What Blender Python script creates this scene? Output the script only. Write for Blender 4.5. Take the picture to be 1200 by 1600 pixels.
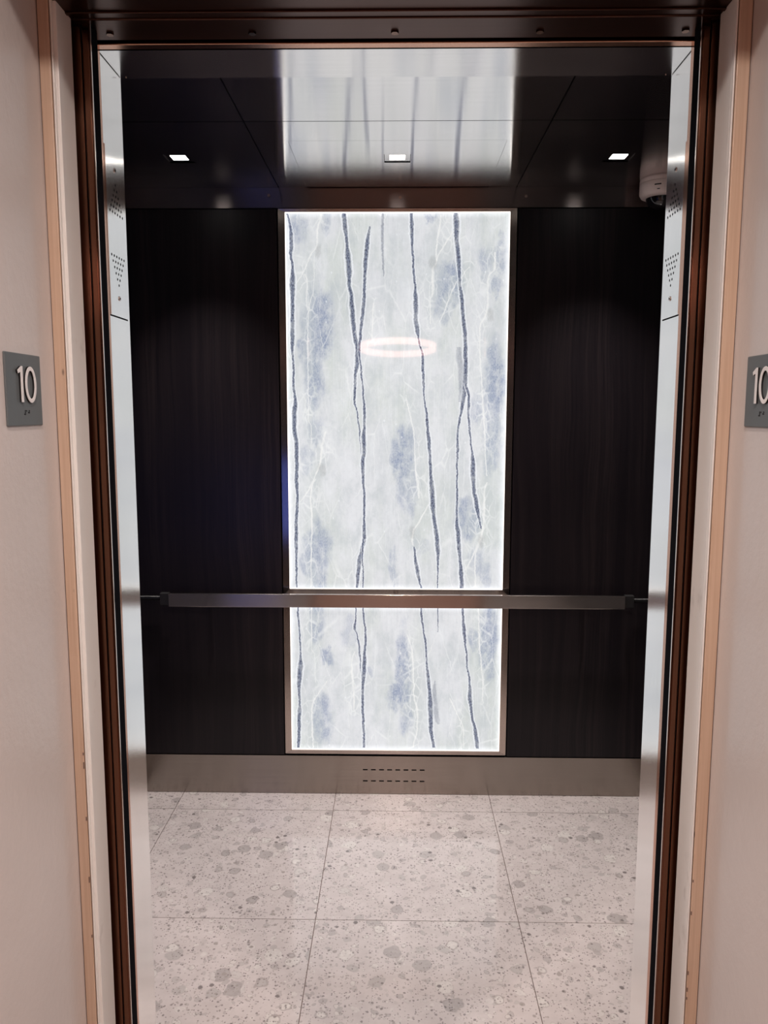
import bpy, bmesh, math, random
from mathutils import Vector, Matrix
random.seed(7)

# ------------------------------------------------------------------ camera, world, exposure
scene = bpy.context.scene
for o in list(bpy.data.objects):
    bpy.data.objects.remove(o)
COL = scene.collection

cam_data = bpy.data.cameras.new('camera')
cam_data.sensor_fit = 'HORIZONTAL'
cam_data.sensor_width = 36.0
cam_data.lens = 36.0 * 1237.8 / 1200.0
cam_data.clip_start = 0.02
cam = bpy.data.objects.new('camera', cam_data)
COL.objects.link(cam)
PITCH, YAW, ROLL = math.radians(7.228), math.radians(0.982), math.radians(0.103)
cam.matrix_world = (Matrix.Translation((0.005, 0.0, 1.5178)) @ Matrix.Rotation(YAW, 4, 'Z')
                    @ Matrix.Rotation(math.pi / 2 - PITCH, 4, 'X') @ Matrix.Rotation(ROLL, 4, 'Z'))
scene.camera = cam

world = bpy.data.worlds.new('world')
scene.world = world
world.use_nodes = True
world.node_tree.nodes['Background'].inputs[0].default_value = (0.9, 0.8, 0.75, 1)
world.node_tree.nodes['Background'].inputs[1].default_value = 0.02

scene.view_settings.view_transform = 'Standard'
scene.view_settings.look = 'None'
scene.view_settings.gamma = 1.0
scene.view_settings.use_curve_mapping = False
scene.view_settings.exposure = 0.0

# light levels (fittings of the place plus two added hall lamps, built further down)
STONE_GLOW = 1.06        # backlit stone
EDGE_GLOW = 1.7          # light strip around the stone
SPOT_W = 68.0            # cab ceiling downlights
RING_GLOW = 8.0         # hall ring pendant
HALL_SPOT_W = 250.0       # middle hall downlight and the two added beside it
SCREEN_GLOW = 1.6        # blue screen inside the cab

# ------------------------------------------------------------------ node helpers
class NT:
    def __init__(self, name):
        self.mat = bpy.data.materials.new(name)
        self.mat.use_nodes = True
        self.t = self.mat.node_tree
        self.p = self.t.nodes['Principled BSDF']
    def n(self, typ, **kw):
        nd = self.t.nodes.new(typ)
        for k, v in kw.items():
            setattr(nd, k, v)
        return nd
    def put(self, sock, v):
        if isinstance(v, bpy.types.NodeSocket):
            self.t.links.new(v, sock)
        elif v is not None:
            if isinstance(v, (tuple, list)) and len(v) == 3 and sock.type == 'RGBA':
                v = (*v, 1)
            sock.default_value = v
    def math(self, op, a, b=None, c=None, clamp=False):
        nd = self.n('ShaderNodeMath', operation=op, use_clamp=clamp)
        for s, v in zip(nd.inputs, (a, b, c)):
            self.put(s, v)
        return nd.outputs[0]
    def mapr(self, v, a, b, c=0.0, d=1.0, smooth=False):
        nd = self.n('ShaderNodeMapRange')
        nd.interpolation_type = 'SMOOTHSTEP' if smooth else 'LINEAR'
        for i, x in enumerate((v, a, b, c, d)):
            self.put(nd.inputs[i], x)
        return nd.outputs[0]
    def mix(self, f, a, b, blend='MIX'):
        nd = self.n('ShaderNodeMix', data_type='RGBA', blend_type=blend)
        self.put(nd.inputs[0], f)
        self.put(nd.inputs[6], a)
        self.put(nd.inputs[7], b)
        return nd.outputs[2]
    def pos(self):
        return self.n('ShaderNodeNewGeometry').outputs['Position']
    def sep(self, v):
        nd = self.n('ShaderNodeSeparateXYZ')
        self.put(nd.inputs[0], v)
        return nd.outputs
    def comb(self, x, y, z):
        nd = self.n('ShaderNodeCombineXYZ')
        for s, v in zip(nd.inputs, (x, y, z)):
            self.put(s, v)
        return nd.outputs[0]
    def vmul(self, v, k):
        nd = self.n('ShaderNodeVectorMath', operation='MULTIPLY')
        self.put(nd.inputs[0], v)
        self.put(nd.inputs[1], k)
        return nd.outputs[0]
    def vadd(self, v, k):
        nd = self.n('ShaderNodeVectorMath', operation='ADD')
        self.put(nd.inputs[0], v)
        self.put(nd.inputs[1], k)
        return nd.outputs[0]
    def noise(self, v, scale, detail=3.0, rough=0.55, out=0):
        nd = self.n('ShaderNodeTexNoise')
        self.put(nd.inputs['Vector'], v)
        nd.inputs['Scale'].default_value = scale
        nd.inputs['Detail'].default_value = detail
        nd.inputs['Roughness'].default_value = rough
        return nd.outputs[out]
    def voro(self, v, scale, feature='F1', rnd=1.0):
        nd = self.n('ShaderNodeTexVoronoi', feature=feature)
        self.put(nd.inputs['Vector'], v)
        nd.inputs['Scale'].default_value = scale
        nd.inputs['Randomness'].default_value = rnd
        return nd.outputs
    def bump(self, h, strength, dist=0.001):
        nd = self.n('ShaderNodeBump')
        nd.inputs['Strength'].default_value = strength
        nd.inputs['Distance'].default_value = dist
        self.put(nd.inputs['Height'], h)
        self.put(self.p.inputs['Normal'], nd.outputs[0])
    def set(self, **kw):
        for k, v in kw.items():
            self.put(self.p.inputs[k.replace('_', ' ')], v)
        return self.mat

def plain(name, col, rough=0.5, metal=0.0, **kw):
    N = NT(name)
    # faint mottling so no surface is dead flat
    k = N.noise(N.pos(), 9.0, 3.0)
    c = N.mix(N.mapr(k, 0.3, 0.7), tuple(x * 0.93 for x in col), tuple(min(1, x * 1.05) for x in col))
    return N.set(Base_Color=c, Roughness=rough, Metallic=metal, **kw)

def brushed(name, col, rough, aniso, tangent, grain, wear=0.1):
    """Brushed metal. tangent: direction across the grain; grain: noise scales (large across the grain)."""
    N = NT(name)
    P = N.pos()
    g = N.noise(N.vmul(P, grain), 1.0, 2.0)
    cloud = N.noise(P, 5.0, 3.0)
    c = N.mix(N.mapr(g, 0.3, 0.7), tuple(x * (1 - wear) for x in col), col)
    r = N.math('MULTIPLY_ADD', cloud, rough * 0.35, rough * 0.82)
    t = N.n('ShaderNodeCombineXYZ')
    for i in range(3):
        t.inputs[i].default_value = tangent[i]
    return N.set(Base_Color=c, Roughness=r, Metallic=1.0, Anisotropic=aniso, Tangent=t.outputs[0])

def emitter(name, col, strength):
    N = NT(name)
    return N.set(Base_Color=(0.8, 0.8, 0.8), Roughness=0.4, Emission_Color=col, Emission_Strength=strength)

# ------------------------------------------------------------------ stone material
VEINS = [[(-0.4023, 2.2366, 0.0028), (-0.3898, 2.1679, 0.0046), (-0.3881, 2.1247, 0.0065), (-0.3909, 2.0857, 0.0046), (-0.3837, 2.0466, 0.0042), (-0.3862, 1.9942, 0.0084), (-0.3867, 1.9504, 0.007), (-0.3867, 1.8843, 0.006), (-0.3884, 1.8179, 0.0065), (-0.3893, 1.7511, 0.0046), (-0.3856, 1.6839, 0.0037), (-0.3864, 1.6163, 0.0037), (-0.3808, 1.5529, 0.0056), (-0.3853, 1.5027, 0.0076), (-0.3846, 1.4423, 0.0066), (-0.3783, 1.3863, 0.0066), (-0.3782, 1.3159, 0.0057), (-0.379, 1.245, 0.0057), (-0.3768, 1.1976, 0.0043), (-0.3805, 1.126, 0.0047), (-0.3835, 1.03, 0.0057), (-0.3835, 0.9574, 0.0038), (-0.3839, 0.8404, 0.0033), (-0.3806, 0.7612, 0.0027), (-0.3791, 0.7249, 0.0039), (-0.3747, 0.6642, 0.0027), (-0.3727, 0.5909, 0.0031), (-0.372, 0.5499, 0.0054), (-0.3758, 0.5006, 0.0077), (-0.3797, 0.4387, 0.0054), (-0.378, 0.3765, 0.0039), (-0.3797, 0.3349, 0.0062), (-0.3816, 0.2721, 0.0054), (-0.3854, 0.1922, 0.0046)], [(-0.195, 2.2361, 0.0065), (-0.1908, 2.189, 0.0065), (-0.1843, 2.133, 0.0046), (-0.1809, 2.081, 0.0084), (-0.1766, 2.0289, 0.0084), (-0.1768, 1.994, 0.0056), (-0.1684, 1.9414, 0.0056), (-0.165, 1.8887, 0.0074), (-0.1597, 1.8268, 0.0065), (-0.154, 1.7824, 0.0065), (-0.1473, 1.7378, 0.0065), (-0.1483, 1.6886, 0.0065), (-0.1543, 1.6482, 0.0046), (-0.1578, 1.5533, 0.0037), (-0.1501, 1.5263, 0.0024), (-0.1423, 1.4707, 0.0024), (-0.1378, 1.4242, 0.0024), (-0.1341, 1.3776, 0.0019), (-0.1319, 1.3307, 0.0014)], [(-0.1007, 2.1888, 0.0023), (-0.107, 2.1458, 0.0056), (-0.1128, 2.0939, 0.0065), (-0.1174, 2.0375, 0.0056), (-0.1197, 1.9765, 0.0042), (-0.1243, 1.9063, 0.0051), (-0.1312, 1.8356, 0.0051), (-0.1358, 1.7913, 0.0046), (-0.1391, 1.7467, 0.0037), (-0.1337, 1.6841, 0.0028), (-0.1302, 1.6392, 0.0028), (-0.1239, 1.5715, 0.0033), (-0.1208, 1.5171, 0.0043), (-0.1209, 1.4708, 0.0043), (-0.1237, 1.4196, 0.0066), (-0.1224, 1.3729, 0.0057), (-0.1272, 1.3213, 0.0057), (-0.1259, 1.2553, 0.0043), (-0.1212, 1.189, 0.0038), (-0.1213, 1.1509, 0.0038), (-0.1228, 1.0984, 0.0043), (-0.1214, 1.0552, 0.0057), (-0.1301, 0.9974, 0.0057), (-0.1407, 0.9441, 0.0066), (-0.147, 0.8857, 0.0057), (-0.1505, 0.8418, 0.0038), (-0.1541, 0.7626, 0.0023), (-0.155, 0.7183, 0.0023), (-0.1594, 0.6899, 0.0042), (-0.1504, 0.6576, 0.0023), (-0.1426, 0.6088, 0.0031), (-0.1388, 0.5599, 0.0027), (-0.1377, 0.523, 0.0019), (-0.131, 0.4819, 0.0015)], [(-0.1243, 1.0312, 0.0028), (-0.1292, 0.9587, 0.0024), (-0.1264, 0.8858, 0.0024), (-0.1265, 0.8419, 0.0024), (-0.1266, 0.7628, 0.0031), (-0.1227, 0.7064, 0.0031), (-0.1177, 0.6456, 0.0039), (-0.1201, 0.6049, 0.0039), (-0.1217, 0.56, 0.0062), (-0.123, 0.5108, 0.007), (-0.127, 0.4614, 0.0054), (-0.1291, 0.3993, 0.0046), (-0.1273, 0.3162, 0.0046), (-0.1245, 0.2535, 0.0042), (-0.1234, 0.1946, 0.0046)], [(-0.0535, 2.2358, 0.0033), (-0.0548, 2.1672, 0.0042), (-0.0533, 2.1025, 0.0037), (-0.0501, 2.0461, 0.0028), (-0.0478, 2.0113, 0.0009)], [(0.0515, 2.2356, 0.0046), (0.0527, 2.1885, 0.0056), (0.0544, 2.1325, 0.0042), (0.0583, 2.0807, 0.0033), (0.0618, 2.0199, 0.0033), (0.0675, 1.9676, 0.0042), (0.0692, 1.9237, 0.0065), (0.0695, 1.871, 0.0065), (0.0744, 1.8268, 0.0065), (0.0791, 1.7958, 0.0037), (0.0862, 1.7602, 0.0028), (0.0969, 1.7201, 0.0037), (0.0983, 1.6619, 0.0042), (0.1009, 1.6169, 0.0037), (0.1051, 1.5537, 0.0028), (0.1127, 1.5129, 0.0038), (0.1169, 1.4574, 0.0043), (0.123, 1.3969, 0.0057), (0.1273, 1.3408, 0.0043), (0.1311, 1.2845, 0.0043), (0.1353, 1.2326, 0.0076), (0.1392, 1.171, 0.0076), (0.1445, 1.1138, 0.0057), (0.1535, 1.0564, 0.0066), (0.1588, 1.0084, 0.0066), (0.1612, 0.9601, 0.0043), (0.161, 0.8874, 0.0024), (0.1614, 0.8435, 0.0019), (0.1627, 0.7646, 0.0019), (0.1637, 0.6678, 0.0008)], [(0.0686, 1.0032, 0.0024), (0.0746, 0.9597, 0.0043), (0.082, 0.9113, 0.0057), (0.0919, 0.8627, 0.0033), (0.0993, 0.8383, 0.0028), (0.098, 0.7642, 0.0031), (0.1003, 0.728, 0.0035), (0.1074, 0.6755, 0.0027), (0.1157, 0.6269, 0.0035), (0.1214, 0.5618, 0.0031), (0.1236, 0.525, 0.0039), (0.128, 0.4798, 0.0054), (0.1345, 0.4222, 0.0062), (0.1369, 0.3725, 0.0077), (0.1394, 0.3185, 0.007), (0.1398, 0.2726, 0.0062), (0.1462, 0.235, 0.0054), (0.1526, 0.1972, 0.0046)], [(0.2134, 2.2352, 0.0065), (0.2163, 2.1881, 0.0084), (0.2169, 2.1409, 0.0065), (0.2243, 2.0891, 0.0065), (0.227, 2.0501, 0.0056), (0.23, 1.9936, 0.0046), (0.2375, 1.9412, 0.0056), (0.2437, 1.8841, 0.006), (0.248, 1.8356, 0.006), (0.2542, 1.7825, 0.0056), (0.2547, 1.7469, 0.0065), (0.2568, 1.6934, 0.0065), (0.2563, 1.6396, 0.0065), (0.2537, 1.5946, 0.0065), (0.2475, 1.5539, 0.0065), (0.2437, 1.5178, 0.0043), (0.2341, 1.4715, 0.0038), (0.2301, 1.4204, 0.0033), (0.2307, 1.3785, 0.0043), (0.2301, 1.3177, 0.0028), (0.2301, 1.2471, 0.0028), (0.2317, 1.1998, 0.0038), (0.2305, 1.1428, 0.0038), (0.2311, 1.1046, 0.0043), (0.2374, 1.0568, 0.0066), (0.2404, 1.0088, 0.0066), (0.2469, 0.9509, 0.0047), (0.2514, 0.8976, 0.0066), (0.2546, 0.8392, 0.0066), (0.2587, 0.7652, 0.0039), (0.2613, 0.725, 0.0039), (0.266, 0.6685, 0.0054), (0.2705, 0.628, 0.0039), (0.2751, 0.5874, 0.0031), (0.2799, 0.5302, 0.0031), (0.2885, 0.4811, 0.0031), (0.2919, 0.44, 0.0054), (0.2925, 0.4028, 0.0062), (0.2984, 0.3573, 0.0046), (0.303, 0.3199, 0.0046), (0.3136, 0.2784, 0.0054), (0.3203, 0.2366, 0.0062), (0.325, 0.1947, 0.0046)], [(0.2579, 1.6216, 0.0037), (0.2703, 1.554, 0.0042), (0.2697, 1.5178, 0.0038), (0.2738, 1.4623, 0.0033), (0.2807, 1.4019, 0.0028), (0.2882, 1.3413, 0.0057), (0.2905, 1.285, 0.0076), (0.2936, 1.2379, 0.0057), (0.304, 1.1764, 0.0066), (0.3143, 1.1241, 0.0043), (0.3237, 1.074, 0.0019)], [(0.1559, 0.4718, 0.0019), (0.1531, 0.4306, 0.007), (0.156, 0.381, 0.0085), (0.1612, 0.3312, 0.01), (0.1696, 0.2938, 0.0031)], [(0.2288, 1.7558, 0.0074), (0.2339, 1.7113, 0.0102), (0.2405, 1.662, 0.0102), (0.24, 1.6036, 0.0065), (0.2361, 1.5539, 0.0046)]]
WHITES = [[(-0.2752, 2.2278, 0.0019), (-0.2913, 2.1763, 0.0033), (-0.294, 2.1245, 0.0033), (-0.3167, 2.0899, 0.0023), (-0.3397, 2.0378, 0.0023), (-0.3719, 1.9854, 0.0019)], [(-0.3042, 2.0899, 0.0014), (-0.3066, 1.9766, 0.0014), (-0.3206, 1.924, 0.0019), (-0.3289, 1.8622, 0.0023), (-0.3317, 1.7288, 0.0023), (-0.3312, 1.553, 0.0019), (-0.3325, 1.4889, 0.0019), (-0.3211, 1.4611, 0.0014), (-0.3218, 1.3958, 0.0014)], [(-0.3399, 2.0204, 0.0023), (-0.3322, 1.9854, 0.0028), (-0.3341, 1.9328, 0.0028), (-0.3314, 1.8887, 0.0023)], [(-0.2674, 1.4426, 0.0038), (-0.2795, 1.3959, 0.0043), (-0.2871, 1.3303, 0.0043), (-0.3088, 1.2736, 0.0028), (-0.3425, 1.2072, 0.0028), (-0.3666, 1.1738, 0.0019)], [(-0.3065, 1.2642, 0.0019), (-0.3262, 1.1835, 0.0033), (-0.3222, 1.1023, 0.0033), (-0.3256, 1.0061, 0.0024), (-0.3272, 0.8408, 0.0024), (-0.3274, 0.7616, 0.0023), (-0.3289, 0.6034, 0.0019), (-0.3173, 0.5749, 0.0015), (-0.3144, 0.4599, 0.0012)], [(-0.2684, 0.4685, 0.0019), (-0.3008, 0.4186, 0.0023), (-0.3293, 0.3561, 0.0035), (-0.33, 0.2935, 0.0031), (-0.3249, 0.1927, 0.0023)], [(0.1603, 2.2268, 0.0023), (0.1521, 2.1668, 0.0033), (0.1437, 2.1108, 0.0028), (0.142, 2.0589, 0.0028), (0.1311, 2.0329, 0.0042), (0.1318, 1.9588, 0.0042), (0.1232, 1.9193, 0.0019), (0.1239, 1.84, 0.0019)], [(0.2075, 2.1753, 0.0023), (0.177, 2.128, 0.0033), (0.1529, 2.0892, 0.0028), (0.1398, 2.0546, 0.0023)], [(0.36, 2.0975, 0.0033), (0.3567, 2.0369, 0.0042), (0.3341, 2.0022, 0.0033), (0.3344, 1.9148, 0.0042), (0.3241, 1.8621, 0.0033), (0.3069, 1.8135, 0.0028), (0.3082, 1.7381, 0.0028), (0.3139, 1.6711, 0.0033), (0.3227, 1.5541, 0.0023), (0.331, 1.4578, 0.0028), (0.3362, 1.3508, 0.0024), (0.3436, 1.2757, 0.0024)], [(0.3441, 1.2522, 0.0038), (0.334, 1.2096, 0.0038), (0.3352, 1.1432, 0.0043), (0.3295, 1.062, 0.0047), (0.3115, 1.0091, 0.0038), (0.284, 0.9463, 0.0033), (0.2655, 0.9122, 0.0024)], [(0.3161, 1.0188, 0.0024), (0.3032, 0.9367, 0.0033), (0.3071, 0.8444, 0.0028)], [(0.0356, 1.5635, 0.0019), (0.057, 1.4804, 0.0024), (0.0667, 1.4247, 0.0024), (0.0722, 1.3125, 0.0028), (0.0821, 1.2371, 0.0047), (0.0871, 1.1898, 0.0033)], [(0.1297, 1.1757, 0.0028), (0.0878, 1.0993, 0.0033), (0.0621, 1.0416, 0.0038), (0.0647, 1.008, 0.0028)], [(0.0437, 0.6589, 0.0019), (0.0638, 0.5858, 0.0027), (0.0705, 0.4794, 0.0027), (0.0729, 0.4051, 0.0027), (0.0852, 0.3596, 0.0046), (0.0876, 0.3056, 0.0035), (0.0703, 0.1965, 0.0027)], [(0.3194, 0.7655, 0.0027), (0.3256, 0.6284, 0.0027), (0.3352, 0.5306, 0.0023), (0.343, 0.4239, 0.0019), (0.3416, 0.3908, 0.0015)], [(-0.1585, 0.5883, 0.0019), (-0.1726, 0.5268, 0.0027), (-0.1669, 0.4611, 0.0035), (-0.1631, 0.3949, 0.0035), (-0.1632, 0.345, 0.0019)], [(-0.0859, 1.915, 0.0019), (-0.0904, 1.8401, 0.0023), (-0.0927, 1.778, 0.0014)], [(0.2122, 0.4022, 0.0019), (0.2224, 0.3815, 0.0035), (0.245, 0.3319, 0.0019), (0.2677, 0.2738, 0.0019), (0.2708, 0.1984, 0.0015)], [(0.2673, 2.0457, 0.0019), (0.241, 2.011, 0.0019), (0.2334, 1.9149, 0.0014)], [(0.2188, 1.9936, 0.0023), (0.1927, 1.9324, 0.0028), (0.1731, 1.8797, 0.0028), (0.1577, 1.8467, 0.0019)]]
PATCHES = [(-0.292, 1.843, 0.059, 0.134, 1.0), (-0.313, 1.667, 0.034, 0.146, 0.9), (-0.36, 2.17, 0.034, 0.063, 0.7), (-0.351, 1.749, 0.02, 0.049, 0.8), (-0.263, 2.215, 0.02, 0.034, 0.6), (-0.3, 0.987, 0.054, 0.11, 0.9), (-0.299, 0.837, 0.029, 0.073, 0.8), (-0.355, 0.937, 0.02, 0.039, 0.7), (-0.308, 1.441, 0.034, 0.054, 0.6), (-0.338, 1.344, 0.029, 0.054, 0.5), (0.026, 1.345, 0.049, 0.122, 1.0), (0.046, 1.236, 0.044, 0.085, 0.7), (0.195, 1.981, 0.049, 0.078, 0.9), (0.165, 1.912, 0.039, 0.063, 0.7), (0.327, 2.06, 0.029, 0.073, 0.7), (0.38, 2.083, 0.022, 0.068, 0.7), (0.364, 1.981, 0.022, 0.034, 0.7), (0.364, 1.62, 0.044, 0.146, 1.0), (0.358, 1.406, 0.034, 0.122, 0.8), (0.279, 1.102, 0.049, 0.073, 0.9), (0.31, 0.94, 0.034, 0.061, 0.6), (-0.307, 0.722, 0.029, 0.098, 0.8), (-0.266, 0.568, 0.022, 0.034, 1.0), (-0.293, 0.307, 0.044, 0.098, 0.9), (0.03, 0.532, 0.029, 0.146, 1.0), (0.018, 0.402, 0.049, 0.059, 1.0), (0.046, 0.31, 0.029, 0.063, 0.7), (0.36, 0.637, 0.034, 0.171, 1.0), (0.305, 0.65, 0.015, 0.044, 0.8), (-0.009, 0.926, 0.015, 0.063, 0.6), (-0.108, 0.505, 0.024, 0.034, 0.5), (-0.18, 0.672, 0.034, 0.044, 0.4), (0.122, 2.219, 0.029, 0.02, 0.7), (0.341, 0.903, 0.024, 0.054, 0.6), (0.301, 1.526, 0.024, 0.054, 0.6), (0.089, 1.002, 0.039, 0.034, 0.3)]

def stone_material():
    N = NT('backlit_veined_stone')
    P = N.pos()
    x, y, z = N.sep(P)
    wob = N.noise(N.comb(N.math('MULTIPLY', x, 30.0), 0.0, N.math('MULTIPLY', z, 30.0)), 1.0, 4.0, 0.6)
    wob = N.math('SUBTRACT', wob, 0.5)
    fine = N.noise(N.comb(N.math('MULTIPLY', x, 260.0), 0.0, N.math('MULTIPLY', z, 120.0)), 1.0, 3.0, 0.7)
    wob2 = N.noise(N.comb(N.math('MULTIPLY', x, 60.0), 5.0, N.math('MULTIPLY', z, 150.0)), 1.0, 3.0, 0.7)
    xw = N.math('MULTIPLY_ADD', wob, 0.010, x)
    xw = N.math('MULTIPLY_ADD', N.math('SUBTRACT', wob2, 0.5), 0.0075, xw)
    # ground: milky white drifting to grey green and cool lilac
    stretch = N.comb(N.math('MULTIPLY', x, 6.0), 0.3, N.math('MULTIPLY', z, 2.2))
    n1 = N.noise(stretch, 1.0, 4.0, 0.6)
    n2 = N.noise(N.vadd(stretch, (7.3, 2.0, 4.1)), 1.4, 5.0, 0.65)
    col = N.mix(N.mapr(n1, 0.38, 0.64, 0, 1, True), (0.68, 0.69, 0.715), (0.60, 0.63, 0.615))
    col = N.mix(N.mapr(n2, 0.45, 0.68, 0, 0.7, True), col, (0.585, 0.605, 0.63))
    hair = N.noise(N.comb(N.math('MULTIPLY_ADD', wob, 0.8, N.math('MULTIPLY', x, 75.0)), 0.0, N.math('MULTIPLY', z, 1.3)), 1.0, 2.0)
    col = N.mix(N.mapr(N.math('ABSOLUTE', N.math('SUBTRACT', hair, 0.5)), 0.03, 0.0, 0, 0.3), col, (0.76, 0.78, 0.80))
    grain = N.noise(N.comb(N.math('MULTIPLY', x, 90.0), 0.0, N.math('MULTIPLY', z, 60.0)), 1.0, 4.0, 0.75)
    col = N.mix(N.mapr(grain, 0.52, 0.75, 0, 0.3), col, (0.80, 0.81, 0.83))
    col = N.mix(N.mapr(grain, 0.46, 0.28, 0, 0.3), col, (0.42, 0.46, 0.50))
    cl = N.noise(N.comb(N.math('MULTIPLY', x, 15.0), 9.0, N.math('MULTIPLY', z, 8.0)), 1.0, 6.0, 0.68)
    col = N.mix(N.mapr(cl, 0.52, 0.70, 0, 0.55), col, (0.76, 0.775, 0.80))
    col = N.mix(N.mapr(cl, 0.50, 0.30, 0, 0.65), col, (0.47, 0.51, 0.53))
    # blue drifts
    brk = N.noise(N.comb(N.math('MULTIPLY', x, 38.0), 0.0, N.math('MULTIPLY', z, 20.0)), 1.0, 6.0, 0.72)
    lw = N.noise(N.comb(N.math('MULTIPLY', x, 16.0), 4.0, N.math('MULTIPLY', z, 9.0)), 1.0, 4.0, 0.6, 1)
    lx, ly, lz = N.sep(lw)
    xq = N.math('ADD', x, N.math('MULTIPLY', N.math('SUBTRACT', lx, 0.5), 0.06))
    zq = N.math('ADD', z, N.math('MULTIPLY', N.math('SUBTRACT', lz, 0.5), 0.22))
    tot = None
    for (cx, cz, rx, rz, s) in PATCHES:
        a = N.math('MULTIPLY', N.math('SUBTRACT', xq, cx), 1.0 / rx)
        b = N.math('MULTIPLY', N.math('SUBTRACT', zq, cz), 1.0 / rz)
        d = N.math('ADD', N.math('MULTIPLY', a, a), N.math('MULTIPLY', b, b))
        g = N.math('MULTIPLY', N.mapr(d, 1.6, 0.25, 0.0, 1.0, True), s)
        tot = g if tot is None else N.math('MAXIMUM', tot, g)
    blue = N.math('MULTIPLY', tot, N.mapr(brk, 0.34, 0.58, 0.1, 1.0))
    blue = N.math('MULTIPLY', blue, N.mapr(fine, 0.3, 0.65, 1.0, 0.62))
    speck = N.voro(N.comb(x, 0.0, z), 130.0)
    sp = N.math('MULTIPLY', N.mapr(speck['Distance'], 0.22, 0.1), blue)
    bcol = N.mix(N.mapr(fine, 0.3, 0.7), (0.15, 0.195, 0.325), (0.31, 0.365, 0.50))
    col = N.mix(N.math('MULTIPLY', blue, 0.97), col, bcol)
    col = N.mix(N.math('MULTIPLY', sp, 0.6), col, (0.66, 0.7, 0.78))
    # cellular white crackle near the white veins, plus the drawn veins
    def vein(pts, wscale, soft):
        zs = [p[1] for p in pts]
        z0, z1 = min(zs), max(zs)
        xs = [p[0] for p in pts]
        x0, x1 = min(xs) - 0.002, max(xs) + 0.002
        wm = max(p[2] for p in pts)
        t = N.mapr(z, z0, z1)
        outs = []
        for which in (0, 1):
            fc = N.n('ShaderNodeFloatCurve')
            c = fc.mapping.curves[0]
            data = sorted(((p[1] - z0) / (z1 - z0), (p[0] - x0) / (x1 - x0) if which == 0 else p[2] / wm) for p in pts)
            while len(c.points) < len(data):
                c.points.new(0.5, 0.5)
            for q, d in zip(c.points, data):
                q.location = d
                q.handle_type = 'AUTO_CLAMPED'
            fc.mapping.update()
            N.put(fc.inputs['Value'], t)
            outs.append(fc.outputs[0])
        vx = N.math('MULTIPLY_ADD', outs[0], x1 - x0, x0)
        vw = N.math('MULTIPLY', outs[1], wm * wscale)
        d = N.math('ABSOLUTE', N.math('SUBTRACT', xw, vx))
        r = N.math('DIVIDE', d, vw)
        inside = N.math('MULTIPLY', N.math('GREATER_THAN', z, z0), N.math('LESS_THAN', z, z1))
        return N.math('MULTIPLY', N.mapr(r, 1.0 + soft, 1.0 - soft, 0, 1, True), inside), N.math('MULTIPLY', N.mapr(N.math('ABSOLUTE', N.math('SUBTRACT', r, 1.55)), 0.55, 0.1, 0, 1, True), inside), r
    whites = None
    near = None
    for pts in WHITES:
        m, h, r = vein(pts, 0.9, 0.6)
        whites = m if whites is None else N.math('MAXIMUM', whites, m)
        hh = N.mapr(r, 22.0, 4.0, 0, 1, True)
        hh = N.math('MULTIPLY', hh, N.math('MULTIPLY', N.math('GREATER_THAN', z, min(p[1] for p in pts) - 0.02),
                                           N.math('LESS_THAN', z, max(p[1] for p in pts) + 0.02)))
        near = hh if near is None else N.math('MAXIMUM', near, hh)
    cv = N.comb(N.math('MULTIPLY_ADD', wob, 0.03, x), 0.0, N.math('MULTIPLY', z, 0.5))
    cr = N.voro(cv, 34.0, 'DISTANCE_TO_EDGE')['Distance']
    gate = N.noise(N.comb(N.math('MULTIPLY', x, 9.0), 2.0, N.math('MULTIPLY', z, 5.0)), 1.0, 2.0)
    crack = N.math('MULTIPLY', N.mapr(cr, 0.085, 0.01), N.math('MULTIPLY', near, N.mapr(gate, 0.36, 0.56)))
    cr2 = N.voro(N.comb(N.math('MULTIPLY_ADD', wob, 0.02, x), 3.0, N.math('MULTIPLY', z, 0.3)), 14.0, 'DISTANCE_TO_EDGE')['Distance']
    crack2 = N.math('MULTIPLY', N.mapr(cr2, 0.022, 0.005), N.mapr(gate, 0.42, 0.58, 0, 0.75))
    grey = N.math('MULTIPLY', near, N.mapr(n2, 0.35, 0.6, 0.0, 0.35))
    col = N.mix(grey, col, (0.52, 0.56, 0.56))
    col = N.mix(N.math('MULTIPLY', N.math('MAXIMUM', crack, crack2), 0.6), col, (0.82, 0.83, 0.83))
    col = N.mix(N.math('MULTIPLY', whites, N.mapr(brk, 0.3, 0.62, 0.3, 0.85)), col, (0.84, 0.84, 0.825))
    # dark blue grey veins with pale selvedges
    for i, pts in enumerate(VEINS):
        strong = {4: 0.55, 9: 0.4, 10: 0.4}.get(i, 0.94)
        m, h, r = vein(pts, 1.05, 0.45)
        if strong > 0.6:
            col = N.mix(N.math('MULTIPLY', h, 0.8), col, (0.80, 0.82, 0.86))
        vc = N.mix(N.mapr(fine, 0.40, 0.66), (0.028, 0.036, 0.085), (0.28, 0.32, 0.42))
        flick = N.mapr(brk, 0.3, 0.5, 0.4, 1.0)
        col = N.mix(N.math('MULTIPLY', m, N.math('MULTIPLY', flick, strong)), col, vc)
    smudge = None
    for (cx, cz) in ((-0.290, 2.100), (0.133, 2.059), (0.346, 1.873), (-0.281, 1.297), (0.064, 1.059), (0.325, 1.026)):
        a = N.math('MULTIPLY', N.math('SUBTRACT', N.math('MULTIPLY_ADD', N.math('SUBTRACT', brk, 0.5), 0.05, x), cx), 1 / 0.014)
        b = N.math('MULTIPLY', N.math('SUBTRACT', z, cz), 1 / 0.026)
        g = N.mapr(N.math('ADD', N.math('MULTIPLY', a, a), N.math('MULTIPLY', b, b)), 1.5, 0.1, 0, 0.5, True)
        smudge = g if smudge is None else N.math('MAXIMUM', smudge, g)
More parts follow.
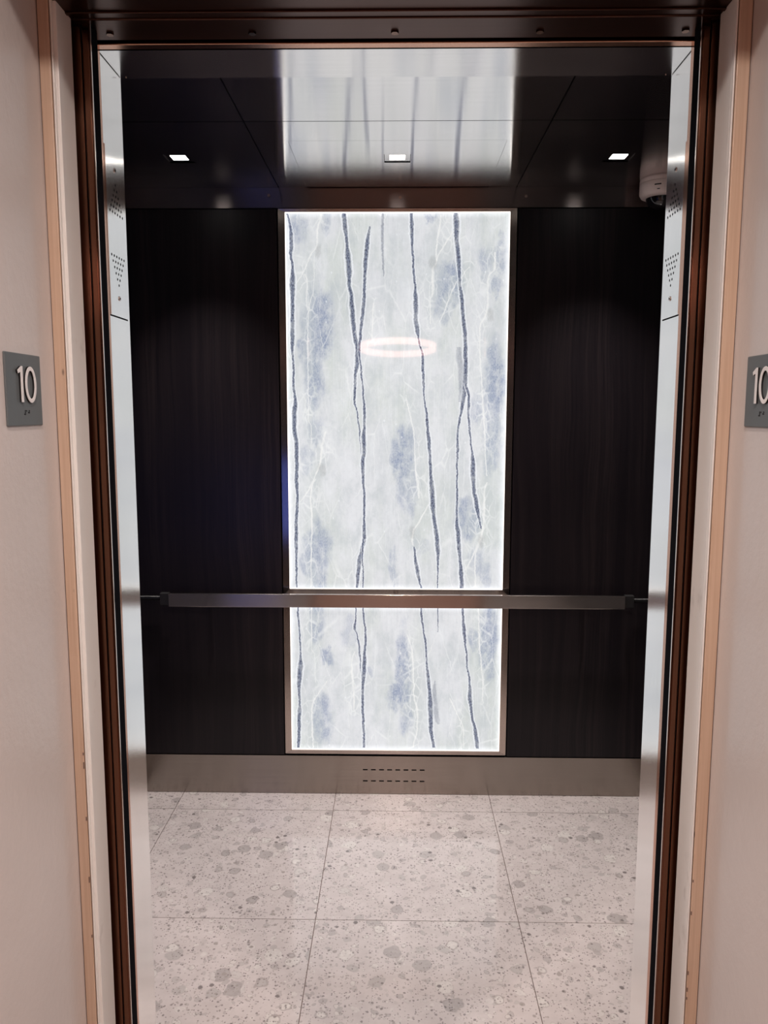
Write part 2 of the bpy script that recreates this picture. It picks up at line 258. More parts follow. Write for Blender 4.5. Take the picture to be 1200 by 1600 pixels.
    col = N.mix(N.math('MULTIPLY', smudge, N.mapr(fine, 0.3, 0.6, 0.5, 1.0)), col, (0.36, 0.37, 0.37))
    # crystalline flecks
    fl = N.voro(N.comb(x, 0.0, N.math('MULTIPLY', z, 0.6)), 46.0)
    flm = N.math('MULTIPLY', N.mapr(fl['Distance'], 0.16, 0.05), N.math('GREATER_THAN', N.sep(fl['Color'])[0], 0.86))
    col = N.mix(N.math('MULTIPLY', flm, 0.6), col, (0.85, 0.87, 0.9))
    dark = N.mix(1.0, col, (0.12, 0.12, 0.12), 'MULTIPLY')
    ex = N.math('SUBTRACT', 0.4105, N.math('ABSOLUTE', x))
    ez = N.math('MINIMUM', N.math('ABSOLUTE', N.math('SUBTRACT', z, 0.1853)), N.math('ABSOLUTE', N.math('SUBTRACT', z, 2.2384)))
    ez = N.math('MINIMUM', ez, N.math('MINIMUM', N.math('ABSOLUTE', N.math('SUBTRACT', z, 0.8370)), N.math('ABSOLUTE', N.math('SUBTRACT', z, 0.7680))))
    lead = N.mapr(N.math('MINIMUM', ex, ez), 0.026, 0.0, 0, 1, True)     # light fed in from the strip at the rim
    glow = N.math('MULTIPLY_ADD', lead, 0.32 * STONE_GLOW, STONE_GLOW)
    N.mat.cycles.emission_sampling = 'NONE'
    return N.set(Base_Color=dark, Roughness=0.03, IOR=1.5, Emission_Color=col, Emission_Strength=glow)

def terrazzo_material():
    N = NT('polished_terrazzo')
    P = N.pos()
    rnd = N.n('ShaderNodeObjectInfo').outputs['Random']
    off = N.comb(N.math('MULTIPLY', rnd, 17.0), N.math('MULTIPLY', rnd, 31.0), 0.0)
    x, y, z = N.sep(P)
    P2 = N.vadd(N.comb(x, y, 0.0), off)
    warp = N.noise(P2, 26.0, 2.0, 0.5, 1)
    warp = N.vmul(N.vadd(warp, (-0.5, -0.5, -0.5)), (0.030, 0.030, 0.0))
    Pw = N.vadd(P2, warp)
    mott = N.noise(P2, 14.0, 4.0, 0.6)
    col = N.mix(N.mapr(mott, 0.3, 0.7), (0.545, 0.485, 0.475), (0.64, 0.575, 0.565))
    # three generations of chips: mid, large, then fine dark grit
    for (sc, keep, rmin, rmax, k) in ((58.0, 0.35, 0.18, 0.36, 0.5), (30.0, 0.30, 0.18, 0.38, 0.55), (15.0, 0.42, 0.22, 0.42, 0.72)):
        v = N.voro(N.vadd(Pw, (sc, 0, 0)), sc)
        cr, cg, cb = N.sep(v['Color'])
        rad = N.mapr(cg, 0, 1, rmin, rmax)
        e = N.math('SUBTRACT', v['Distance'], rad)
        on = N.math('GREATER_THAN', cr, keep)
        body = N.math('MULTIPLY', N.mapr(e, 0.02, -0.02), on)
        rim = N.math('MULTIPLY', N.mapr(N.math('ABSOLUTE', e), 0.045, 0.012), on)
        tone = N.mix(N.mapr(cb, 0.05, 0.5, 0, 1), (0.33, 0.30, 0.295), (0.58, 0.54, 0.525))
        tone = N.mix(N.mapr(cb, 0.72, 0.85, 0, 1), tone, (0.72, 0.68, 0.65))
        streak = N.noise(P2, 90.0, 3.0)
        tone = N.mix(N.mapr(streak, 0.35, 0.7, 0.0, 0.5), tone, (0.47, 0.43, 0.41))
        col = N.mix(N.math('MULTIPLY', body, k), col, tone)
        col = N.mix(N.math('MULTIPLY', rim, N.mapr(cg, 0.2, 0.9, 0.5, 0.1)), col, (0.29, 0.25, 0.24))
    for (sc, keep, rad, k, dens) in ((150.0, 0.58, 0.31, 0.72, 1), (85.0, 0.70, 0.30, 0.66, 2), (38.0, 0.90, 0.26, 0.8, 3)):
        warp2 = N.vmul(N.vadd(N.noise(P2, 120.0, 2.0, 0.5, 1), (-0.5, -0.5, -0.5)), (0.006, 0.006, 0.0))
        v = N.voro(N.vadd(N.vadd(P2, warp2), (0.37 * dens, 0.0, 0.0)), sc)
        cr, cg, cb = N.sep(v['Color'])
        m = N.math('MULTIPLY', N.mapr(v['Distance'], rad + 0.05, rad - 0.05), N.math('GREATER_THAN', cr, keep))
        tone = N.mix(cb, (0.13, 0.11, 0.11), (0.36, 0.32, 0.30))
        col = N.mix(N.math('MULTIPLY', m, k), col, tone)
    return N.set(Base_Color=col, Roughness=0.11, Specular_IOR_Level=0.6, Coat_Weight=0.0)

def wood_material():
    N = NT('dark_wenge_veneer')
    P = N.pos()
    x, y, z = N.sep(P)
    u = N.math('ADD', x, N.math('MULTIPLY', y, 1.0))
    sway = N.noise(N.comb(N.math('MULTIPLY', u, 2.0), 0.0, N.math('MULTIPLY', z, 0.8)), 1.0, 3.0)
    us = N.math('MULTIPLY_ADD', sway, 0.10, u)
    g1 = N.noise(N.comb(N.math('MULTIPLY', us, 55.0), 0.0, N.math('MULTIPLY', z, 0.7)), 1.0, 4.0, 0.6)
    g2 = N.noise(N.comb(N.math('MULTIPLY', us, 320.0), 0.0, N.math('MULTIPLY', z, 2.5)), 1.0, 3.0, 0.6)
    g3 = N.noise(N.comb(N.math('MULTIPLY', us, 7.0), 0.0, N.math('MULTIPLY', z, 0.25)), 1.0, 2.0)
    k = N.math('ADD', N.math('MULTIPLY', N.mapr(g1, 0.4, 0.68), 0.6), N.math('MULTIPLY', N.mapr(g2, 0.45, 0.75), 0.5))
    k = N.math('MULTIPLY', k, N.mapr(g3, 0.4, 0.62, 0.25, 1.0))
    c = N.mix(k, (0.006, 0.0042, 0.0065), (0.027, 0.019, 0.020))
    N.bump(g2, 0.12, 0.0006)
    return N.set(Base_Color=c, Roughness=0.38, Specular_IOR_Level=0.3)

def painted_wall(name, c1, c2, rough):
    N = NT(name)
    P = N.pos()
    a = N.noise(N.vmul(P, (60, 60, 45)), 1.0, 4.0, 0.6)
    b = N.noise(P, 3.0, 3.0)
    N.bump(a, 0.5, 0.0014)
    return N.set(Base_Color=N.mix(N.mapr(b, 0.3, 0.7), c1, c2), Roughness=rough, Specular_IOR_Level=0.5)

def worn_trim():
    N = NT('worn_tan_wood')
    P = N.pos()
    x, y, z = N.sep(P)
    g = N.noise(N.comb(N.math('MULTIPLY', x, 260.0), N.math('MULTIPLY', y, 260.0), N.math('MULTIPLY', z, 4.0)), 1.0, 3.0)
    b = N.noise(P, 6.0, 2.0)
    c = N.mix(N.mapr(g, 0.3, 0.7), (0.50, 0.35, 0.255), (0.60, 0.44, 0.33))
    c = N.mix(N.mapr(b, 0.4, 0.7, 0, 0.4), c, (0.60, 0.46, 0.36))
    chip = N.voro(N.comb(N.math('MULTIPLY', x, 1.0), N.math('MULTIPLY', y, 1.0), N.math('MULTIPLY', z, 0.4)), 60.0)
    cm = N.math('MULTIPLY', N.mapr(chip['Distance'], 0.2, 0.12), N.math('GREATER_THAN', N.sep(chip['Color'])[0], 0.93))
    c = N.mix(N.math('MULTIPLY', cm, 0.8), c, (0.06, 0.035, 0.03))
    return N.set(Base_Color=c, Roughness=0.42)

def jamb_paint():
    N = NT('scuffed_white_jamb_paint')
    P = N.pos()
    x, y, z = N.sep(P)
    s = N.noise(N.vmul(P, (14, 14, 7)), 1.0, 4.0, 0.7)
    c = N.mix(N.mapr(s, 0.62, 0.74, 0, 0.55), (0.80, 0.79, 0.77), (0.45, 0.42, 0.40))
    return N.set(Base_Color=c, Roughness=0.3)

M = {}
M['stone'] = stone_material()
M['terrazzo'] = terrazzo_material()
M['wood'] = wood_material()
M['wall'] = painted_wall('hall_wall_paint', (0.60, 0.555, 0.54), (0.64, 0.595, 0.58), 0.23)
M['hall_dark'] = painted_wall('hall_taupe_paint', (0.15, 0.09, 0.072), (0.18, 0.108, 0.088), 0.5)
M['hall_ceiling'] = plain('hall_ceiling_paint', (0.62, 0.57, 0.54), 0.7)
M['carpet'] = plain('hall_carpet', (0.22, 0.125, 0.095), 0.9)
M['tan'] = worn_trim()
M['jamb'] = jamb_paint()
M['steel_v'] = brushed('steel_vertical_grain', (0.97, 0.955, 0.935), 0.17, 0.9, (0.7071, 0.7071, 0), (300, 300, 3), 0.03)
M['steel_h'] = brushed('steel_horizontal_grain', (0.36, 0.315, 0.28), 0.24, 0.9, (0, 0.25, 1), (3, 300, 300), 0.08)
M['steel_ceiling'] = brushed('steel_ceiling_grain', (0.86, 0.83, 0.81), 0.15, 1.0, (0, 1, 0), (3, 300, 300), 0.04)
M['frieze'] = brushed('frieze_steel', (0.22, 0.185, 0.18), 0.24, 0.95, (0, 0.1, 1), (3, 300, 300), 0.08)
M['rail'] = brushed('handrail_steel', (0.56, 0.50, 0.47), 0.20, 0.9, (0, 0.2, 1), (3, 300, 300), 0.08)
M['frame_v'] = brushed('frame_steel_upright', (0.62, 0.52, 0.46), 0.22, 0.9, (0.7071, 0.7071, 0), (300, 300, 3), 0.06)
M['frame_h'] = brushed('frame_steel_crosspiece', (0.46, 0.39, 0.35), 0.24, 0.8, (0, 0.5, 1), (3, 300, 300), 0.06)
M['bronze'] = brushed('dark_bronze', (0.18, 0.088, 0.056), 0.18, 1.0, (0.7071, 0.7071, 0), (300, 300, 3), 0.12)
M['bronze_h_and_shade'] = brushed('dark_bronze_and_soffit_shade', (0.085, 0.042, 0.031), 0.30, 0.7, (0, 0.7, 0.7), (3, 300, 300), 0.12)  # bronze header plate; also the painted-in shade of the front soffit
M['copper'] = brushed('copper_edge', (0.62, 0.33, 0.22), 0.22, 0.7, (0.7071, 0.7071, 0), (300, 300, 3), 0.08)
M['chrome'] = plain('bright_bead', (0.75, 0.70, 0.66), 0.18, 1.0)
M['black'] = plain('black_rubber', (0.008, 0.007, 0.008), 0.6)
M['void'] = plain('dark_recess', (0.004, 0.004, 0.006), 0.9, Specular_IOR_Level=0.04)
M['sign'] = plain('slate_grey_plastic', (0.115, 0.135, 0.145), 0.38)
M['sign_white'] = plain('raised_white_plastic', (0.84, 0.84, 0.85), 0.35)
M['cam_white'] = plain('ivory_camera_plastic', (0.92, 0.79, 0.73), 0.4)
M['lens_dark'] = plain('smoked_dome', (0.01, 0.009, 0.010), 0.06)
M['led'] = emitter('led_lens_glow', (1.0, 0.97, 0.92), 14.0)
M['edge'] = emitter('edge_light_strip', (1.0, 0.99, 0.95), EDGE_GLOW)
M['ring'] = emitter('ring_lamp_glow', (1.0, 0.50, 0.40), RING_GLOW)
M['screen'] = emitter('blue_screen_glow', (0.06, 0.16, 0.95), SCREEN_GLOW)
M['grout'] = plain('brown_grout', (0.16, 0.105, 0.09), 0.8)
M['sill'] = brushed('aluminium_sill', (0.5, 0.47, 0.45), 0.4, 0.5, (0, 1, 0), (3, 300, 300), 0.15)

# ------------------------------------------------------------------ mesh helpers
def bx(bm, x0, x1, y0, y1, z0, z1):
    x0, x1 = sorted((x0, x1)); y0, y1 = sorted((y0, y1)); z0, z1 = sorted((z0, z1))
    v = [bm.verts.new((x, y, z)) for x in (x0, x1) for y in (y0, y1) for z in (z0, z1)]
    for f in ((0, 1, 3, 2), (4, 6, 7, 5), (0, 4, 5, 1), (2, 3, 7, 6), (0, 2, 6, 4), (1, 5, 7, 3)):
        bm.faces.new([v[i] for i in f])

def prism(bm, loop, axis, a, b):
    """extrude a 2-D loop along an axis (0 x, 1 y, 2 z) from a to b"""
    def pt(p, t):
        q = list(p); q.insert(axis, t); return q
    A = [bm.verts.new(pt(p, a)) for p in loop]
    B = [bm.verts.new(pt(p, b)) for p in loop]
    n = len(loop)
    bm.faces.new(A); bm.faces.new(B[::-1])
    for i in range(n):
        bm.faces.new((A[i], B[i], B[(i + 1) % n], A[(i + 1) % n]))

def cyl(bm, c, axis, r, h0, h1, n=20, r2=None):
    r2 = r if r2 is None else r2
    def pt(t, rr, a):
        q = [c[0], c[1], c[2]]
        i, j = [k for k in range(3) if k != axis]
        q[i] += rr * math.cos(a); q[j] += rr * math.sin(a); q[axis] += t
        return q
    A = [bm.verts.new(pt(h0, r, 2 * math.pi * i / n)) for i in range(n)]
    B = [bm.verts.new(pt(h1, r2, 2 * math.pi * i / n)) for i in range(n)]
    bm.faces.new(A); bm.faces.new(B[::-1])
    for i in range(n):
        bm.faces.new((A[i], B[i], B[(i + 1) % n], A[(i + 1) % n]))

def lathe(bm, c, prof, n=40):
    rows = []
    for (r, z) in prof:
        if r < 1e-6:
            rows.append([bm.verts.new((c[0], c[1], c[2] + z))])
        else:
            rows.append([bm.verts.new((c[0] + r * math.cos(2 * math.pi * i / n), c[1] + r * math.sin(2 * math.pi * i / n), c[2] + z)) for i in range(n)])
    for A, B in zip(rows, rows[1:]):
        for i in range(n):
            a, a2 = A[i % len(A)], A[(i + 1) % len(A)]
            b, b2 = B[i % len(B)], B[(i + 1) % len(B)]
            vs = []
            for v in (a, b, b2, a2):
                if v not in vs:
                    vs.append(v)
            if len(vs) > 2:
                bm.faces.new(vs)

def obj(name, bm, mat, parent=None, bevel=0.0, smooth=False):
    bmesh.ops.recalc_face_normals(bm, faces=bm.faces[:])
    if parent is not None:
        p = parent
        off = Vector((0, 0, 0))
        while p is not None:
            off += p.location
            p = p.parent
        bmesh.ops.translate(bm, verts=bm.verts[:], vec=-off)
    me = bpy.data.meshes.new(name)
    bm.to_mesh(me); bm.free()
    if smooth:
        for f in me.polygons:
            f.use_smooth = True
    o = bpy.data.objects.new(name, me)
    COL.objects.link(o)
    me.materials.append(M[mat])
    if parent is not None:
        o.parent = parent
    if bevel:
        md = o.modifiers.new('bevel', 'BEVEL')
        md.width = bevel; md.segments = 2; md.limit_method = 'ANGLE'
    return o

def NB(): return bmesh.new()
def box(name, b, mat, parent=None, bevel=0.0):
    bm = NB(); bx(bm, *b)
    return obj(name, bm, mat, parent, bevel)

def empty(name, loc):
    o = bpy.data.objects.new(name, None)
    o.empty_display_size = 0.05
    COL.objects.link(o); o.location = loc
    return o

def tag(o, label, cat, group=None, kind=None):
    o['label'] = label; o['category'] = cat
    if group: o['group'] = group
    if kind: o['kind'] = kind
    return o

def struct(o, label, cat):
    o['kind'] = 'structure'; o['label'] = label; o['category'] = cat
    return o

# ------------------------------------------------------------------ dimensions (metres)
YB = 3.000                      # face of the cab's rear wall
WX = 1.016                      # cab half width
ZC = 2.3254                     # cab ceiling
YF0, YF1 = 1.404, 1.515         # cab front return, outer and inner face
ZT = 2.116                      # soffit of the entrance
# per side: strip, car door lip, landing door edge, jamb, wood trim, reveal wall
SIDE = {-1: dict(strip=0.4998, car=0.4955, door=0.4800, jamb=0.5050, trim=0.5093, wall=0.5318),
        1: dict(strip=0.4926, car=0.4865, door=0.4733, jamb=0.4965, trim=0.4960, wall=0.5209)}
NAME = {-1: 'left', 1: 'right'}

# ------------------------------------------------------------------ cab floor
floor = struct(box('floor', (-WX, WX, YF0, YB + 0.02, -0.06, -0.0035), 'grout'),
               'grey terrazzo tiled floor of the elevator cab', 'floor')
xj = [-WX, -0.847, -0.237, 0.373, 0.983, WX]
yj = [YF1 + 0.001, 1.551, 2.2082, 2.8654, YB + 0.004]
for i in range(len(xj) - 1):
    for j in range(len(yj) - 1):
        g = 0.0011
        box('tile', (xj[i] + g, xj[i + 1] - g, yj[j] + g, yj[j + 1] - g, -0.012, 0.0), 'terrazzo', floor)
sl = box('cab_sill', (-0.62, 0.62, YF0 - 0.02, YF1, -0.0035, 0.0), 'sill', floor)

# ------------------------------------------------------------------ cab ceiling
ceiling = struct(box('ceiling', (-WX - 0.02, WX + 0.02, YF0, YB + 0.03, ZC + 0.012, ZC + 0.05), 'void'),
                 'dark mirror-like brushed steel ceiling of the elevator cab', 'ceiling')
CJX, CJY = 0.4318, 2.3392
g = 0.0018
lights_at = [(-0.703, 2.668), (0.0, 2.672), (0.708, 2.672)]
LH = 0.0425                                              # half size of a downlight plate
def ceil_panel(name, x0, x1, y0, y1, hole=None):
    bm = NB()
    if hole is None:
        bx(bm, x0, x1, y0, y1, ZC, ZC + 0.010)
    else:
        hx, hy = hole; h = LH
        bx(bm, x0, hx - h, y0, y1, ZC, ZC + 0.010); bx(bm, hx + h, x1, y0, y1, ZC, ZC + 0.010)
        bx(bm, hx - h, hx + h, y0, hy - h, ZC, ZC + 0.010); bx(bm, hx - h, hx + h, hy + h, y1, ZC, ZC + 0.010)
    return obj(name, bm, 'steel_ceiling', ceiling)
ceil_panel('ceiling_panel', -WX, -CJX - g, YF1, CJY - g)
ceil_panel('ceiling_panel', -CJX + g, CJX - g, YF1, CJY - g)
ceil_panel('ceiling_panel', CJX + g, WX, YF1, CJY - g)
ceil_panel('ceiling_panel', -WX, -CJX - g, CJY + g, YB, lights_at[0])
ceil_panel('ceiling_panel', CJX + g, WX, CJY + g, YB, lights_at[2])
HX, HY = 0.329, 2.501
bm = NB()
bx(bm, -CJX + g, -HX - 0.0007, CJY + g, YB, ZC, ZC + 0.010)
bx(bm, HX + 0.0007, CJX - g, CJY + g, YB, ZC, ZC + 0.010)
bx(bm, -HX - 0.0007, HX + 0.0007, CJY + g, HY - 0.0007, ZC, ZC + 0.010)
obj('ceiling_panel', bm, 'steel_ceiling', ceiling)
ceil_panel('escape_hatch', -HX, HX, HY, YB - 0.006, lights_at[1])

# ------------------------------------------------------------------ cab rear wall
wall_rear = struct(box('wall_rear', (-WX - 0.02, WX + 0.02, YB + 0.012, YB + 0.05, 0, ZC + 0.012), 'void'),
                   'rear cab wall of dark wood veneer around a backlit stone', 'wall')
FX, FT, FB = 0.4355, 2.2505, 0.1690                      # outer frame of the stone
for s in (-1, 1):
    box('wood_panel', (s * (FX + 0.005), s * WX, YB - 0.001, YB + 0.012, 0.1630, 2.2500), 'wood', wall_rear, 0.0012)
bz = NB(); prism(bz, [(YB + 0.011, 2.2535), (YB - 0.002, 2.2535), (YB - 0.002, 2.2570), (YB + 0.001, ZC), (YB + 0.011, ZC)], 0, -WX, WX)
fr = obj('frieze', bz, 'frieze', wall_rear)
for (x, z) in ((-0.468, 2.297), (0.010, 2.288), (0.466, 2.292)):
    bm = NB(); cyl(bm, (x, YB, z), 1, 0.0055, -0.0035, 0.002, 14)
    obj('screw', bm, 'frame_v', fr)

bsb = struct(empty('baseboard_rear', (0, YB, 0)), 'brushed steel skirting with two rows of vent slots', 'baseboard')
bm = NB()
VX0, VP, VW, VH = -0.1287, 0.03235, 0.0190, 0.0052
SK0, SK1 = 0.0015, 0.1585
rows = [0.0554, 0.1024]
zz = [SK0, rows[0] - VH / 2, rows[0] + VH / 2, rows[1] - VH / 2, rows[1] + VH / 2, SK1]
for k in range(5):
    if k in (1, 3):
        x = -WX
        for i in range(8):
            bx(bm, x, VX0 + i * VP, YB, YB + 0.004, zz[k], zz[k + 1]); x = VX0 + i * VP + VW
        bx(bm, x, WX, YB, YB + 0.004, zz[k], zz[k + 1])
    else:
        bx(bm, -WX, WX, YB, YB + 0.004, zz[k], zz[k + 1])
obj('skirting_plate', bm, 'steel_h', bsb)
box('vent_backing', (-WX, WX, YB + 0.008, YB + 0.011, SK0, SK1), 'void', bsb)

# ------------------------------------------------------------------ backlit stone panels
def stone_panel(label, z0, z1, s0, s1):
    """z0,z1 outer frame; s0,s1 stone opening"""
    root = tag(empty('backlit_stone_panel', (0, YB, z0)), label, 'light panel', 'backlit stone panels on the rear wall')
    sx = 0.4105
    e = 0.0035
    bm = NB(); bx(bm, -sx + e, sx - e, YB, YB + 0.008, s0 + e, s1 - e)
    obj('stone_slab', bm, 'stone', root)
    for b in ((-sx, -sx + e, YB - 0.0006, YB + 0.008, s0, s1), (sx - e, sx, YB - 0.0006, YB + 0.008, s0, s1),
              (-sx + e, sx - e, YB - 0.0006, YB + 0.008, s0, s0 + e), (-sx + e, sx - e, YB - 0.0006, YB + 0.008, s1 - e, s1)):
        box('edge_light', b, 'edge', root)
    yo, yi = YB - 0.0040, YB - 0.0070
    def member(a, b, c, d, mat):
        # a,b outer corners; d,c inner corners (x,z); bevelled inwards, mitred
        bm = NB()
        A = [bm.verts.new((p[0], yo, p[1])) for p in (a, b)]
        I = [bm.verts.new((p[0], yi, p[1])) for p in (c, d)]
        B = [bm.verts.new((p[0], YB + 0.009, p[1])) for p in (a, b, c, d)]
        bm.faces.new((A[0], A[1], I[0], I[1]))
        bm.faces.new((A[0], A[1], B[1], B[0])); bm.faces.new((I[0], I[1], B[3], B[2]))
        bm.faces.new((A[1], I[0], B[2], B[1])); bm.faces.new((A[0], I[1], B[3], B[0]))
        bm.faces.new(B)
        obj('frame_member', bm, mat, root)
    q = 0.0003
    member((-FX, z0 + q), (-FX, z1 - q), (-sx, s1 - q), (-sx, s0 + q), 'frame_v')
    member((FX, z0 + q), (FX, z1 - q), (sx, s1 - q), (sx, s0 + q), 'frame_v')
    member((-FX + q, z1), (FX - q, z1), (sx - q, s1), (-sx + q, s1), 'frame_h')
    member((-FX + q, z0), (FX - q, z0), (sx - q, s0), (-sx + q, s0), 'frame_h')
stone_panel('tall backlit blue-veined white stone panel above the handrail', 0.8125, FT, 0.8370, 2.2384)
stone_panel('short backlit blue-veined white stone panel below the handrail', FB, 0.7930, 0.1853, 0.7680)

# ------------------------------------------------------------------ handrail
rail = tag(empty('handrail', (0, YB - 0.001, 0.78)), 'flat brushed steel handrail crossing the rear wall', 'handrail')
box('rail_bar', (-0.8645, 0.8635, 2.928, 2.940, 0.7800, 0.8305), 'rail', rail, 0.0015)
for s in (-1, 1):
    box('end_block', (s * 0.866, s * 0.899, 2.936, 2.962, 0.784, 0.830), 'black', rail, 0.002)
    bm = NB(); cyl(bm, (0, 2.965, 0.806), 0, 0.010, s * 0.897, s * (WX - 0.001), 20)
    obj('end_rod', bm, 'lens_dark', rail)
for x in (-0.72, 0.0, 0.72):
    bm = NB(); cyl(bm, (x, 0, 0.803), 1, 0.009, 2.938, YB - 0.001 if abs(x) > 0.3 else YB + 0.011, 16)
    obj('bracket', bm, 'rail', rail)

# ------------------------------------------------------------------ cab side walls, front returns, transom
for s in (-1, 1):
    w = struct(box('wall_' + NAME[s], (s * WX, s * (WX + 0.03), YF0, YB + 0.05, 0, ZC), 'wood'),
               'dark wood veneer %s side wall of the cab' % NAME[s], 'wall')
    box('side_skirting', (s * WX, s * (WX - 0.002), YF1, YB, 0.0015, SK1), 'steel_h', w)
for k, s in enumerate((-1, 1)):
    S = SIDE[s]
    x0 = S['strip']
    t = struct(empty('trim_%d' % (k + 1), (s * x0, YF0, 0)),
               'brushed steel front return post on the %s of the cab entrance' % NAME[s], 'post')
    box('return_post', (s * x0, s * WX, YF0, YF1, 0.0, ZT - 0.0012), 'steel_v', t, 0.001)
    box('return_head', (s * x0, s * WX, YF0, YF1, ZT - 0.0012, ZC), 'steel_v', t)
tr = struct(box('trim_3', (-SIDE[-1]['strip'] + 0.0012, SIDE[1]['strip'] - 0.0012, YF0, YF1, ZT, ZC), 'steel_ceiling'),
            'brushed steel transom over the cab entrance', 'transom')
for s in (-1, 1):
    bm = NB(); cyl(bm, (s * (SIDE[s]['strip'] - 0.011), YF1 - 0.003, ZT), 2, 0.0013, -0.0012, 0.001, 10)
    obj('rivet', bm, 'chrome', tr)

# speaker panels let into the two posts
for s in (-1, 1):
    S = SIDE[s]
    X = S['strip']
    dy = 0.0 if s < 0 else 0.004
    y0, y1, z0, z1 = 1.4105 + dy, 1.503, 1.6865, 1.9700
    root = tag(empty('speaker_panel', (s * X, YF0, z0)),
               'perforated steel speaker panel on the %s entrance post' % NAME[s], 'speaker panel', 'speaker panels on the entrance posts')
    th = 0.0012
    xa, xb = s * X, s * (X - th)
    box('face_plate', (xa, xb, y0, y1, z0, z1), 'steel_v', root, 0.0003)
    box('edge_strip', (xa, s * (X - 0.0035), YF0 + 0.0015, y0 - 0.0006, z0, z1), 'copper', root)
    box('bottom_gap', (xa, s * (X - 0.0006), y0, y1, z0 - 0.0022, z0 - 0.0002), 'void', root)
    bm = NB()
    py, pz, ym = 0.0126, 0.0098, (1.4605 + dy)
    for r in range(6):
        n = 6 - r
        for i in range(n):
            for z in (1.7912 - r * pz, 1.8662 + r * pz):
                cyl(bm, (xb, ym + (i - (n - 1) / 2) * py, z), 0, 0.0024, -0.0002 , 0.0002, 8)
    h = obj('perforation', bm, 'void', root); h['kind'] = 'stuff'
    for z in (1.7192, 1.9405):
        bm = NB(); cyl(bm, (xb, ym, z), 0, 0.0042, -0.0012, 0.0012, 14)
        sc = obj('screw', bm, 'rail', root)
        bm = NB(); cyl(bm, (xb, ym, z), 0, 0.0020, -0.0016, 0.0016, 6)
        obj('screw_socket', bm, 'void', sc)

# blue screen on the inner face of the left front return (shows as blue sheen on the veneer and the rail)
scr = tag(empty('display_screen', (-0.80, YF1, 0.78)), 'blue lit display inside the cab, left of the doorway', 'screen')
box('bezel', (-0.955, -0.645, YF1, YF1 + 0.012, 0.78, 1.26), 'black', scr, 0.002)
box('display', (-0.935, -0.665, YF1 + 0.012, YF1 + 0.0135, 0.80, 1.24), 'screen', scr)

# ------------------------------------------------------------------ doors, retracted
n = 0
for s in (-1, 1):
    S = SIDE[s]
    n += 1
    d = struct(empty('door_%d' % n, (s * S['car'], 1.384, 0.0)), '%s cab door slid open, copper edge showing' % NAME[s], 'door')
    box('door_leaf', (s * S['car'], s * (S['car'] + 0.52), 1.386, 1.4025, 0.008, 2.125), 'copper', d, 0.0015)
    box('edge_bead', (s * (S['car'] + 0.0030), s * (S['car'] + 0.0042), 1.3845, 1.3862, 0.008, 2.125), 'chrome', d)
for s in (-1, 1):
    S = SIDE[s]
    n += 1
    d = struct(empty('door_%d' % n, (s * S['door'], 1.31, 0.0)), '%s landing door slid open, dark bronze edge showing' % NAME[s], 'door')
    e = S['door']
    box('door_leaf', (s * (e + 0.0155), s * (e + 0.55), 1.3195, 1.352, 0.008, 2.16), 'bronze', d, 0.001)
    box('edge_lip', (s * (e + 0.0012), s * (e + 0.0135), 1.3165, 1.325, 0.008, 2.16), 'bronze', d, 0.0022)
    box('lip_return', (s * (e + 0.0010), s * (e + 0.0135), 1.325, 1.352, 0.008, 2.16), 'void', d)  # side of the bronze lip blackened, shaft shade put into its colour
    box('edge_bead', (s * e, s * (e + 0.0012), 1.3200, 1.3225, 0.008, 2.16), 'chrome', d)
    box('edge_groove', (s * (e + 0.0135), s * (e + 0.0155), 1.322, 1.350, 0.008, 2.16), 'void', d)
    # near-black filler, the shade between the two sets of doors put into its colour
    box('shaft_gap_shade', (s * (S['car'] + 0.004), s * (S['car'] + 0.30), 1.353, 1.3843, 0.0, 2.125), 'void', d)

# header over the doors
hd = struct(empty('trim_4', (0, 1.31, ZT)), 'dark bronze header with shade-coloured front lip over the elevator doors', 'header')
box('header_plate', (-0.56, 0.56, 1.3085, 1.3770, ZT + 0.004, ZT + 0.05), 'bronze_h_and_shade', hd, 0.002)
box('header_recess', (-0.56, 0.56, 1.3770, 1.3850, ZT + 0.012, ZT + 0.05), 'void', hd)
box('header_lip', (-0.56, 0.56, 1.3850, 1.4030, ZT + 0.001, ZT + 0.05), 'copper', hd, 0.0012)
box('front_lip', (-0.60, 0.60, 1.2460, 1.3080, ZT + 0.006, ZT + 0.06), 'bronze_h_and_shade', hd, 0.002)  # soffit of the white jamb, its shade painted in as dark bronze
box('front_bead', (-0.60, 0.60, 1.2850, 1.2930, ZT + 0.003, ZT + 0.0065), 'bronze_h_and_shade', hd, 0.001)
for x in (-0.4600, -0.2307, -0.0023, 0.2290, 0.4594):
    bm = NB(); cyl(bm, (x, 1.352, ZT + 0.004), 2, 0.0062, -0.0030, 0.001, 6)
    b = obj('bolt', bm, 'bronze', hd)

